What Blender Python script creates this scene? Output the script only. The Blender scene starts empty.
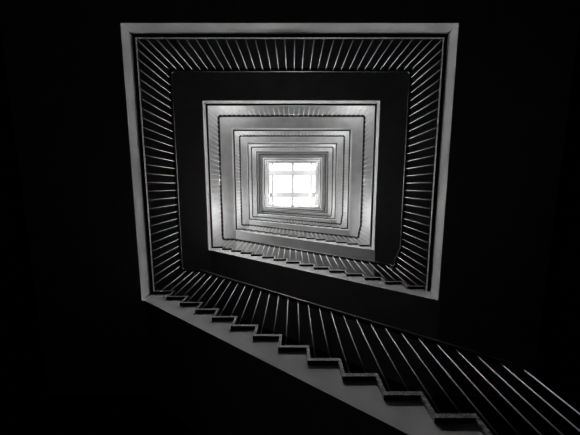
import bpy, bmesh, math
from mathutils import Vector

C = bpy.context.scene.collection
S = 2.842            # storey height
W, D = 4.2, 3.62     # stairwell opening
LB1 = 3.392          # underside of the first landing, measured from the lens
SLAB, LIP, OV = 0.228, 0.035, 0.040
LAND = 1.5           # landing width
NS, GO, X0 = 15, 0.278, 0.081
RI = S / NS
RH = 0.93            # underside of rail above the floor
T = 0.022            # slab edge overhang kept by the baluster line

# ------------------------------------------------------------- materials
def mat(name, col, rough=0.6, metal=0.0, spec=.5, speck=None, noise=None, bump=0.0):
    m = bpy.data.materials.new(name); m.use_nodes = True
    nt = m.node_tree; b = nt.nodes['Principled BSDF']
    b.inputs['Base Color'].default_value = (col, col, col, 1)
    b.inputs['Roughness'].default_value = rough
    b.inputs['Metallic'].default_value = metal
    b.inputs['Specular IOR Level'].default_value = spec
    if speck or noise:
        tc = nt.nodes.new('ShaderNodeTexCoord')
        if speck:
            tx = nt.nodes.new('ShaderNodeTexVoronoi'); tx.inputs['Scale'].default_value = speck[0]
            out = tx.outputs['Color']
            nt.links.new(tc.outputs['Object'], tx.inputs['Vector'])
            sep = nt.nodes.new('ShaderNodeSeparateColor'); nt.links.new(out, sep.inputs[0]); out = sep.outputs[0]
            lo, hi = speck[1], speck[2]
        else:
            tx = nt.nodes.new('ShaderNodeTexNoise'); tx.inputs['Scale'].default_value = noise[0]
            tx.inputs['Detail'].default_value = 5
            nt.links.new(tc.outputs['Object'], tx.inputs['Vector'])
            out = tx.outputs[0]; lo, hi = noise[1], noise[2]
        r = nt.nodes.new('ShaderNodeMapRange')
        if noise: r.inputs['From Min'].default_value = 0.3; r.inputs['From Max'].default_value = 0.7
        r.inputs['To Min'].default_value = lo; r.inputs['To Max'].default_value = hi
        nt.links.new(out, r.inputs['Value'])
        cc = nt.nodes.new('ShaderNodeCombineColor')
        for i in range(3): nt.links.new(r.outputs[0], cc.inputs[i])
        nt.links.new(cc.outputs[0], b.inputs['Base Color'])
        if bump:
            bp = nt.nodes.new('ShaderNodeBump'); bp.inputs['Strength'].default_value = bump
            bp.inputs['Distance'].default_value = 0.004
            nt.links.new(out, bp.inputs['Height']); nt.links.new(bp.outputs[0], b.inputs['Normal'])
    return m

def emit_mat(name, s):
    m = bpy.data.materials.new(name); m.use_nodes = True
    b = m.node_tree.nodes['Principled BSDF']
    b.inputs['Base Color'].default_value = (.8, .8, .8, 1)
    b.inputs['Emission Color'].default_value = (1, 1, 1, 1)
    b.inputs['Emission Strength'].default_value = s
    return m

PLASTER = mat('painted_plaster', .7, .75, noise=(3.0, .60, .74))
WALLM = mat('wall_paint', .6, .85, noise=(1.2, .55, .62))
DARKW = mat('bounce_absorbing_wall', .03, .9, spec=.05, noise=(1.2, .01, .02))  # unseen lower walls, darkened so they bounce hardly any light
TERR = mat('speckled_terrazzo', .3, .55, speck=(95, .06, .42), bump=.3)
FLOOR_SHADEM = mat('dark_floor_and_shade', .03, .8, spec=.05, speck=(60, .004, .015))  # darkens unseen floors against bounce; painted shade on tread and slab undersides
RAILM = mat('black_handrail', .02, .35)
BALM = mat('pale_grey_steel', .75, .8, spec=.1)
BARM = mat('skylight_frame_paint', .75, .6)
FILL_BASEM = mat('fill_lamp_enamel', .7, .4)

def glass_mat():
    m = bpy.data.materials.new('clear_glazing'); m.use_nodes = True
    nt = m.node_tree; nt.nodes.clear()
    o = nt.nodes.new('ShaderNodeOutputMaterial'); mx = nt.nodes.new('ShaderNodeMixShader')
    t = nt.nodes.new('ShaderNodeBsdfTransparent'); g = nt.nodes.new('ShaderNodeBsdfGlossy')
    g.inputs['Roughness'].default_value = .05
    mx.inputs[0].default_value = .06
    nt.links.new(t.outputs[0], mx.inputs[1]); nt.links.new(g.outputs[0], mx.inputs[2])
    nt.links.new(mx.outputs[0], o.inputs[0])
    return m
GLASS = glass_mat()

# ------------------------------------------------------------- mesh helpers
def link_mesh(name, bm, m, parent=None, loc=(0, 0, 0), smooth=False):
    bmesh.ops.recalc_face_normals(bm, faces=bm.faces)
    me = bpy.data.meshes.new(name); bm.to_mesh(me); bm.free()
    me.materials.append(m)
    if smooth:
        for p in me.polygons: p.use_smooth = True
    o = bpy.data.objects.new(name, me); C.objects.link(o); o.location = loc
    if parent: o.parent = parent
    return o

def dark_tops_shade_under(o, sides=False):
    """painted shade on undersides, tops and riser fronts darkened against bounce; the well-side edge is pale terrazzo"""
    o.data.materials.append(FLOOR_SHADEM)
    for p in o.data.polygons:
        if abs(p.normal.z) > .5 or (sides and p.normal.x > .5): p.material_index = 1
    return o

def add_box(bm, a, b):
    vs = [bm.verts.new((x, y, z)) for x in (a[0], b[0]) for y in (a[1], b[1]) for z in (a[2], b[2])]
    for f in ((0,1,3,2),(4,6,7,5),(0,4,5,1),(2,3,7,6),(0,2,6,4),(1,5,7,3)):
        bm.faces.new([vs[i] for i in f])

def prism(bm, pts, axis, lo, hi):
    """polygon pts in a plane, extruded along axis"""
    def p(q, t):
        return (q[0], q[1], t) if axis == 'z' else (q[0], t, q[1])
    a = [bm.verts.new(p(q, lo)) for q in pts]; b = [bm.verts.new(p(q, hi)) for q in pts]
    fs = [bm.faces.new(a), bm.faces.new(b)]
    n = len(pts)
    for i in range(n): bm.faces.new((a[i], a[(i+1) % n], b[(i+1) % n], b[i]))
    bm.normal_update()
    bmesh.ops.triangulate(bm, faces=fs)

def sweep(bm, path, w, h, seg=10):
    """rounded rail section carried along a path; path runs along the middle of the underside"""
    sec = []
    r = min(w, h) * .3
    for cx, cz, a0 in ((w/2-r, r, -90), (w/2-r, h-r, 0), (-w/2+r, h-r, 90), (-w/2+r, r, 180)):
        for k in range(3):
            a = math.radians(a0 + 45*k); sec.append((cx + r*math.cos(a), cz + r*math.sin(a)))
    rings = []
    n = len(path)
    for i, p in enumerate(path):
        p = Vector(p)
        d0 = (p - Vector(path[i-1])) if i else (Vector(path[1]) - p)
        d1 = (Vector(path[i+1]) - p) if i < n-1 else d0
        h0 = Vector((d0.x, d0.y, 0)).normalized(); h1 = Vector((d1.x, d1.y, 0)).normalized()
        hh = (h0 + h1).normalized(); k = 1 / max(.5, hh.dot(h0))
        side = Vector((hh.y, -hh.x, 0)) * k
        rings.append([bm.verts.new(p + side*s + Vector((0, 0, z))) for s, z in sec])
    m = len(sec)
    for i in range(n-1):
        for j in range(m):
            bm.faces.new((rings[i][j], rings[i][(j+1) % m], rings[i+1][(j+1) % m], rings[i+1][j]))
    bm.faces.new(rings[0]); bm.faces.new(rings[-1][::-1])

def cyl(bm, r, z0, z1, n=8):
    a = [bm.verts.new((r*math.cos(2*math.pi*k/n), r*math.sin(2*math.pi*k/n), z0)) for k in range(n)]
    b = [bm.verts.new((v.co.x, v.co.y, z1)) for v in a]
    bm.faces.new(a); bm.faces.new(b)
    for k in range(n): bm.faces.new((a[k], a[(k+1) % n], b[(k+1) % n], b[k]))

def thing(name, label, cat, loc=(0, 0, 0), group=None):
    o = bpy.data.objects.new(name, None); C.objects.link(o); o.location = loc
    o.empty_display_size = .2
    o['label'] = label; o['category'] = cat
    if group: o['group'] = group
    return o

def copy_part(src, parent, loc=None):
    c = src.copy(); C.objects.link(c); c.parent = parent
    if loc is not None: c.location = loc
    return c

def copy_thing(root, loc, label):
    r = root.copy(); C.objects.link(r); r.location = loc; r['label'] = label
    for ch in list(root.children):
        c = ch.copy(); C.objects.link(c); c.parent = r
        for g in list(ch.children):
            d = g.copy(); C.objects.link(d); d.parent = c
    return r

# everything of a storey is built with its floor level at z = 0 and copied up
def floor_z(n): return LB1 + SLAB + LIP + (n-1)*S
XA, XB, YA, YB = -LAND, W+LAND, -LAND, D+LAND

# ------------------------------------------------------------- landing
def make_landing(n, label):
    t = thing('stair_landing', label, 'landing', (0, 0, floor_z(n)), 'landings ringing the stairwell')
    bm = bmesh.new()
    prism(bm, [(XA, YA), (XB, YA), (XB, YB), (W+.06, YB), (W+.06, D), (W, D), (W, 0), (0, 0), (0, YB), (XA, YB)],
          'z', -LIP-SLAB, -LIP)
    link_mesh('slab', bm, PLASTER, t)
    bm = bmesh.new()
    e = OV
    prism(bm, [(0, D-e), (0, YB), (XA, YB), (XA, YA), (XB, YA), (XB, YB), (X0+GO*NS-.03, YB),
               (X0+GO*NS-.03, D-e), (W-e, D-e), (W-e, e), (e, e), (e, D-e)], 'z', -LIP, 0)
    dark_tops_shade_under(link_mesh('edge_slab', bm, TERR, t))
    return t

# ------------------------------------------------------------- flight, from this floor DOWN to the one below
def make_flight(n, label):
    t = thing('stair_flight', label, 'stairs', (0, 0, floor_z(n)), 'flights down the near side of the stairwell')
    xs = lambda j: X0 + GO*j
    zt = lambda j: -RI*j
    bot = -LIP-SLAB
    pts = [(0, bot), (.05, bot), (W+.03, bot-S), (W+.06, bot-S), (W+.06, -S-LIP)]
    for j in range(NS-1, -1, -1):
        pts.append((xs(j+1)-.03, zt(j+1)-LIP)); pts.append((xs(j+1)-.03, zt(j)-LIP))
    pts.append((0, -LIP))
    bm = bmesh.new(); prism(bm, pts, 'y', D, YB)
    link_mesh('stair_slab', bm, PLASTER, t)
    # tread 0 is at landing level and a little longer
    bm = bmesh.new(); add_box(bm, (0, 0, -LIP), (xs(1), LAND+OV, 0))
    dark_tops_shade_under(link_mesh('tread', bm, TERR, t, (0, D-OV, 0)), True)
    bm = bmesh.new(); add_box(bm, (-.03, 0, -LIP), (GO, LAND+OV, 0))
    tr = dark_tops_shade_under(link_mesh('tread', bm, TERR, t, (xs(1), D-OV, zt(1))), True)
    for j in range(2, NS): copy_part(tr, t, (xs(j), D-OV, zt(j)))
    bm = bmesh.new(); add_box(bm, (-.03, 0, 0), (0, LAND+OV, RI-LIP))
    rs = dark_tops_shade_under(link_mesh('riser', bm, TERR, t, (xs(1), D-OV, zt(1))), True)
    for j in range(2, NS+1): copy_part(rs, t, (xs(j), D-OV, zt(j)))
    return t

# ------------------------------------------------------------- railings
BI = .022            # baluster line, inside the opening
RW, RT = .062, .04
def rail_z(x):       # underside of the sloping rail over the flight
    return RH - RI*(x - (X0+GO))/GO

def arc(cx, cy, r, a0, a1, z, n=5):
    return [(cx + r*math.cos(math.radians(a0+(a1-a0)*k/n)), cy + r*math.sin(math.radians(a0+(a1-a0)*k/n)), z) for k in range(n+1)]

proto_bal = {}
def bal(parent, x, y, z0, h):
    key = round(h, 3)
    if key not in proto_bal:
        bm = bmesh.new(); cyl(bm, .006, 0, h)
        proto_bal[key] = link_mesh('baluster', bm, BALM, parent, (x, y, z0), True)
    else:
        copy_part(proto_bal[key], parent, (x, y, z0))

XE = W-BI; YE = D-BI
ZTOP = rail_z(XE) + S          # flight rail height where it lands on this floor (relative to the floor)
def make_landing_railing(n, label):
    t = thing('landing_railing', label, 'railing', (0, 0, floor_z(n)), 'railings around the landings')
    r = .07
    path = [(XE-.09, YE, rail_z(XE-.09)+S)] + arc(XE-r, YE-r, r, 90, 0, ZTOP-.02)
    path += [(XE, YE-.2, ZTOP-.06), (XE, YE-.42, RH+.01), (XE, YE-.5, RH)]
    path += arc(XE-r, BI+r, r, 0, -90, RH) + arc(BI+r, BI+r, r, -90, -180, RH)
    path += arc(BI+r, YE-r, r, 180, 90, RH)
    bm = bmesh.new(); sweep(bm, path, RW, RT)
    link_mesh('handrail', bm, RAILM, t, smooth=False)
    nx, ny = NX, NY
    for k in range(nx+1):
        bal(t, BI-.006 + (XE-BI+.006)*k/nx, BI, 0, RH+.01)
    for k in range(1, ny+1):
        y = BI + (YE-BI-.10)*k/ny
        bal(t, BI, y, 0, RH+.01)
        if y < YE-.5: bal(t, XE, y, 0, RH+.01)
        else:
            h = RH+.01 if y < YE-.42 else RH + (ZTOP-.06-RH)*(y-(YE-.42))/.22
            bal(t, XE, y, 0, round(h, 3))
    return t
NX, NY = 31, 27

def make_flight_railing(n, label):
    t = thing('flight_railing', label, 'railing', (0, 0, floor_z(n)), 'railings down the flights')
    path = [(BI+.07, YE, RH), (.30, YE, RH), (.36, YE, rail_z(.36)), (XE-.09, YE, rail_z(XE-.09))]
    bm = bmesh.new(); sweep(bm, path, RW, RT)
    link_mesh('handrail', bm, RAILM, t)
    for j in range(NS):
        for f in (.045, .184):
            x = X0 + GO*j + f
            if x > XE: continue
            zb = -RI*j
            top = RH if x < .331 else rail_z(x)
            bal(t, x, YE, zb, top - zb + .008)
    return t

ORD = {0: 'lowest', 1: 'first', 2: 'second', 3: 'third', 4: 'fourth', 5: 'fifth', 6: 'sixth', 7: 'seventh'}
def ring(n):
    return {1: 'outermost and nearest the viewer', 2: 'second ring in from the outside', 3: 'third ring in from the outside',
            4: 'fourth ring in from the outside', 5: 'fifth ring in, under the dark band', 6: 'sixth ring in, just outside the innermost',
            7: 'innermost ring around the skylight'}[n]
land = [make_landing(0, 'plain concrete landing at the lens level, below every ring in view')]
l1 = make_landing(1, 'grey landing edge in deep shadow, %s' % ring(1)); land.append(l1)
f1 = make_flight(1, 'largest grey stair flight, running off the bottom right corner')
r1 = make_landing_railing(1, 'landing railing with white balusters against black, %s' % ring(1))
s1 = make_flight_railing(1, 'stair railing of the largest flight, its thin balusters fading out at bottom right')
FL = {2: 'second stair flight, its grey stepped edge falling to the right above the largest one',
      3: 'third stair flight, with the mid grey soffit cut off squarely at its right end',
      4: 'fourth stair flight, a pale stepped strip just inside the third one',
      5: 'fifth stair flight, a thin pale sloping strip below the dark ring',
      6: 'sixth stair flight, a tiny sloping strip under the dark square ring',
      7: 'seventh and smallest stair flight, right at the lower edge of the skylight'}
for n in range(2, 8):
    copy_thing(l1, (0, 0, floor_z(n)), 'pale square landing edge of the stairwell, %s' % ring(n))
    copy_thing(r1, (0, 0, floor_z(n)), 'landing railing with black handrail and thin balusters, %s' % ring(n))
    copy_thing(f1, (0, 0, floor_z(n)), FL[n])
    copy_thing(s1, (0, 0, floor_z(n)), 'stair railing with black rail standing on the %s stair flight from the bottom' % ORD[n])

# ------------------------------------------------------------- shell
ZR = LB1 + 7*S       # underside of the roof
ZB = floor_z(0) - S
def struct(name, a, b, m):
    bm = bmesh.new(); add_box(bm, a, b); o = link_mesh(name, bm, m); o['kind'] = 'structure'; return o
th = .25
ZM = floor_z(2) - SLAB - LIP      # unseen walls below darkened to soak up bounce, pale walls above
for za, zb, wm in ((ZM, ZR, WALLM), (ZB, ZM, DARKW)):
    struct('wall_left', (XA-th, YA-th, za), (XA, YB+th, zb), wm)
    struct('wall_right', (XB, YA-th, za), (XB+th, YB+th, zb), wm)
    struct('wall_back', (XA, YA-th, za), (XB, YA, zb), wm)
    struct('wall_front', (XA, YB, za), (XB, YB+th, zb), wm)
struct('floor', (XA-th, YA-th, ZB-.2), (XB+th, YB+th, ZB), FLOOR_SHADEM)
# roof slab with the skylight opening
SX0, SX1, SY0, SY1 = -.02, 4.22, -.22, D+.35
bm = bmesh.new()
add_box(bm, (XA-th, YA-th, ZR), (SX0, YB+th, ZR+.3)); add_box(bm, (SX1, YA-th, ZR), (XB+th, YB+th, ZR+.3))
add_box(bm, (SX0, YA-th, ZR), (SX1, SY0, ZR+.3)); add_box(bm, (SX0, SY1, ZR), (SX1, YB+th, ZR+.3))
o = link_mesh('ceiling', bm, PLASTER); o['kind'] = 'structure'

sk = thing('skylight', 'bright white square skylight with crossing bars at the top of the stairwell', 'skylight', (0, 0, ZR+.1))
YM = [0.775, 2.78]; XM = [.26, 2.10, 3.80]
VW = [.22, .25, .22]; HW = .47
bm = bmesh.new()
add_box(bm, (SX0, SY0, 0), (SX0+.06, SY1, .14)); add_box(bm, (SX1-.06, SY0, 0), (SX1, SY1, .14))
add_box(bm, (SX0+.06, SY0, 0), (SX1-.06, SY0+.06, .14)); add_box(bm, (SX0+.06, SY1-.06, 0), (SX1-.06, SY1, .14))
link_mesh('frame', bm, BARM, sk)
for y in YM:
    bm = bmesh.new(); add_box(bm, (SX0+.06, y-HW/2, 0), (SX1-.06, y+HW/2, .12)); link_mesh('glazing_bar', bm, BARM, sk)
ycuts = [SY0+.06, YM[0]-HW/2, YM[0]+HW/2, YM[1]-HW/2, YM[1]+HW/2, SY1-.06]
for x, w in zip(XM, VW):
    for k in range(3):
        bm = bmesh.new(); add_box(bm, (x-w/2, ycuts[2*k], .01), (x+w/2, ycuts[2*k+1], .11)); link_mesh('glazing_bar', bm, BARM, sk)
xc = [SX0+.06]
for x, w in zip(XM, VW): xc += [x-w/2, x+w/2]
xc.append(SX1-.06)
for i in range(4):
    for k in range(3):
        bm = bmesh.new(); add_box(bm, (xc[2*i], ycuts[2*k], .05), (xc[2*i+1], ycuts[2*k+1], .062)); link_mesh('pane', bm, GLASS, sk)

# ------------------------------------------------------------- unseen wall lamps added to brighten the landings
POWER = {2: 120, 3: 190, 4: 240, 5: 34, 6: 330, 7: 800}
def make_fill_lamp(n, loc, rz, label):
    t = thing('unseen_fill_lamp', label, 'lamp', loc, 'added unseen lamps lighting the landings'); t.rotation_euler = (0, 0, rz)
    bm = bmesh.new(); n_ = 24
    prof = [(0.0, .15), (.03, .15), (.035, .14), (.035, 0)]
    def lathe(bm, prof):
        rings = []
        for (x, r) in prof:
            if r == 0: rings.append([bm.verts.new((x, 0, 0))])
            else: rings.append([bm.verts.new((x, r*math.cos(2*math.pi*k/n_), r*math.sin(2*math.pi*k/n_))) for k in range(n_)])
        for a, b in zip(rings, rings[1:]):
            for k in range(n_):
                k2 = (k+1) % n_
                if len(b) == 1: bm.faces.new((a[k], a[k2], b[0]))
                else: bm.faces.new((a[k], a[k2], b[k2], b[k]))
        bm.faces.new(rings[0])
    lathe(bm, prof); link_mesh('fill_lamp_base', bm, FILL_BASEM, t)
    bm = bmesh.new()
    lathe(bm, [(.036, .125)] + [(.036+.07*math.sin(a), .125*math.cos(a)) for a in [.25, .5, .75, 1.0, 1.25, 1.45]] + [(.106, 0)])
    link_mesh('fill_lamp_diffuser', bm, FILL_LAMPM[n], t, smooth=True)
    return t
FILL_LAMPM = {n: emit_mat('fill_lamp_glow_%s' % ORD[n], p) for n, p in POWER.items()}
for n in POWER:
    z = floor_z(n) + 2.1
    st = '%s landing from the bottom' % ORD[n]
    make_fill_lamp(n, (-.1, YA, z), math.pi/2, 'added unseen round wall lamp, left end of back wall, ' + st)
    make_fill_lamp(n, (W+.1, YA, z), math.pi/2, 'added unseen round wall lamp, right end of back wall, ' + st)
    make_fill_lamp(n, (XA, D-.6, z), 0, 'added unseen round wall lamp toward the front of the left wall, ' + st)
    make_fill_lamp(n, (XB, D-.6, z), math.pi, 'added unseen round wall lamp toward the front of the right wall, ' + st)

# ------------------------------------------------------------- unseen floodlights added to brighten slab edges across the well
def fill_flood_meshes():
    bm = bmesh.new()
    a = [bm.verts.new(v) for v in ((-.07,-.05,.10),(.07,-.05,.10),(.07,.05,.10),(-.07,.05,.10))]
    b = [bm.verts.new(v) for v in ((-.11,-.08,0),(.11,-.08,0),(.11,.08,0),(-.11,.08,0))]
    bm.faces.new(a)
    for k in range(4): bm.faces.new((a[k], a[(k+1) % 4], b[(k+1) % 4], b[k]))
    bm.faces.new(b[::-1])
    return bm
def make_fill_flood(loc, target, energy, label, wall_pt):
    t = thing('fill_floodlight', label, 'lamp', loc, 'added unseen floodlights high on the landing walls')
    d = Vector(target) - Vector(loc)
    q = d.to_track_quat('-Z', 'Y')
    h = link_mesh('fill_flood_housing', fill_flood_meshes(), RAILM, t); h.rotation_mode = 'QUATERNION'; h.rotation_quaternion = q
    bm = bmesh.new(); add_box(bm, (-.10, -.07, -.012), (.10, .07, -.001)); g = link_mesh('lens', bm, FILL_LENSM, t)
    g.rotation_mode = 'QUATERNION'; g.rotation_quaternion = q
    v = Vector(wall_pt) - Vector(loc); n = v.normalized()
    bm = bmesh.new(); sweep(bm, [tuple(-n*0 + Vector((0,0,.02)) + n*.07), tuple(v + Vector((0,0,.02)))], .03, .03)
    link_mesh('fill_flood_bracket', bm, FILL_BASEM, t)
    L = bpy.data.lights.new('fill_flood_beam', 'SPOT'); L.energy = energy; L.spot_size = math.radians(80); L.spot_blend = .8
    L.shadow_soft_size = .07
    o = bpy.data.objects.new('fill_flood_beam', L); C.objects.link(o); o.parent = t
    o.location = d.normalized()*.09; o.rotation_mode = 'QUATERNION'; o.rotation_quaternion = q
FILL_LENSM = emit_mat('fill_flood_lens_glow', 6)
FE = {2: 250, 3: 95, 4: 100, 5: 70, 6: 90}
for n, e in FE.items():
    z = floor_z(n) + 2.3; zt = floor_z(n-1) - .2; es = e*1.9 if n == 2 else e
    st = '%s landing from the bottom' % ORD[n]
    make_fill_flood((XA+.2, D*.5, z), (W, D*.5, zt), es*.75, 'added unseen black floodlight high on the left wall of the ' + st, (XA, D*.5, z))
    make_fill_flood((XB-.2, D*.5, z), (0, D*.5, zt), es*.6, 'added unseen black floodlight high on the right wall of the ' + st, (XB, D*.5, z))
    make_fill_flood((W*.5, YA+.2, z), (W*.5, D, zt-.5), e, 'added unseen black floodlight high on the back wall of the ' + st, (W*.5, YA, z))
    zf = floor_z(n) + .75
    make_fill_flood((W*.5, YB-.2, zf), (W*.5, 0, zt), e, 'added unseen black floodlight on front wall over the flight from the ' + st, (W*.5, YB, zf))

# ------------------------------------------------------------- daylight
w = bpy.data.worlds.new('sky'); bpy.context.scene.world = w; w.use_nodes = True
w.node_tree.nodes['Background'].inputs[0].default_value = (1, 1, 1, 1)
w.node_tree.nodes['Background'].inputs[1].default_value = 3.0
sun = bpy.data.lights.new('hazy_sun', 'SUN'); sun.energy = 2.8; sun.angle = math.radians(24)
so = bpy.data.objects.new('hazy_sun', sun); C.objects.link(so); so.location = (W/2, D/2, ZR+6)

# ------------------------------------------------------------- camera
cam = bpy.data.cameras.new('camera'); co = bpy.data.objects.new('camera', cam); C.objects.link(co)
F, TILT, CX, CY = 251.48, .12265, 2.1446, 2.0127
cam.sensor_fit = 'HORIZONTAL'; cam.sensor_width = 36; cam.lens = F/580*36
cam.shift_x = -3.12/580
cam.clip_start = .01
co.location = (CX, CY, 0)
from mathutils import Matrix
fw = Vector((0, math.sin(TILT), math.cos(TILT))); up = Vector((0, -math.cos(TILT), math.sin(TILT)))
right = fw.cross(up)
M = Matrix((right, up, -fw)).transposed()
co.rotation_euler = M.to_euler()
sc = bpy.context.scene; sc.camera = co
sc.view_settings.view_transform = 'Standard'; sc.view_settings.look = 'None'
sc.view_settings.gamma = 1; sc.view_settings.exposure = 0; sc.view_settings.use_curve_mapping = False
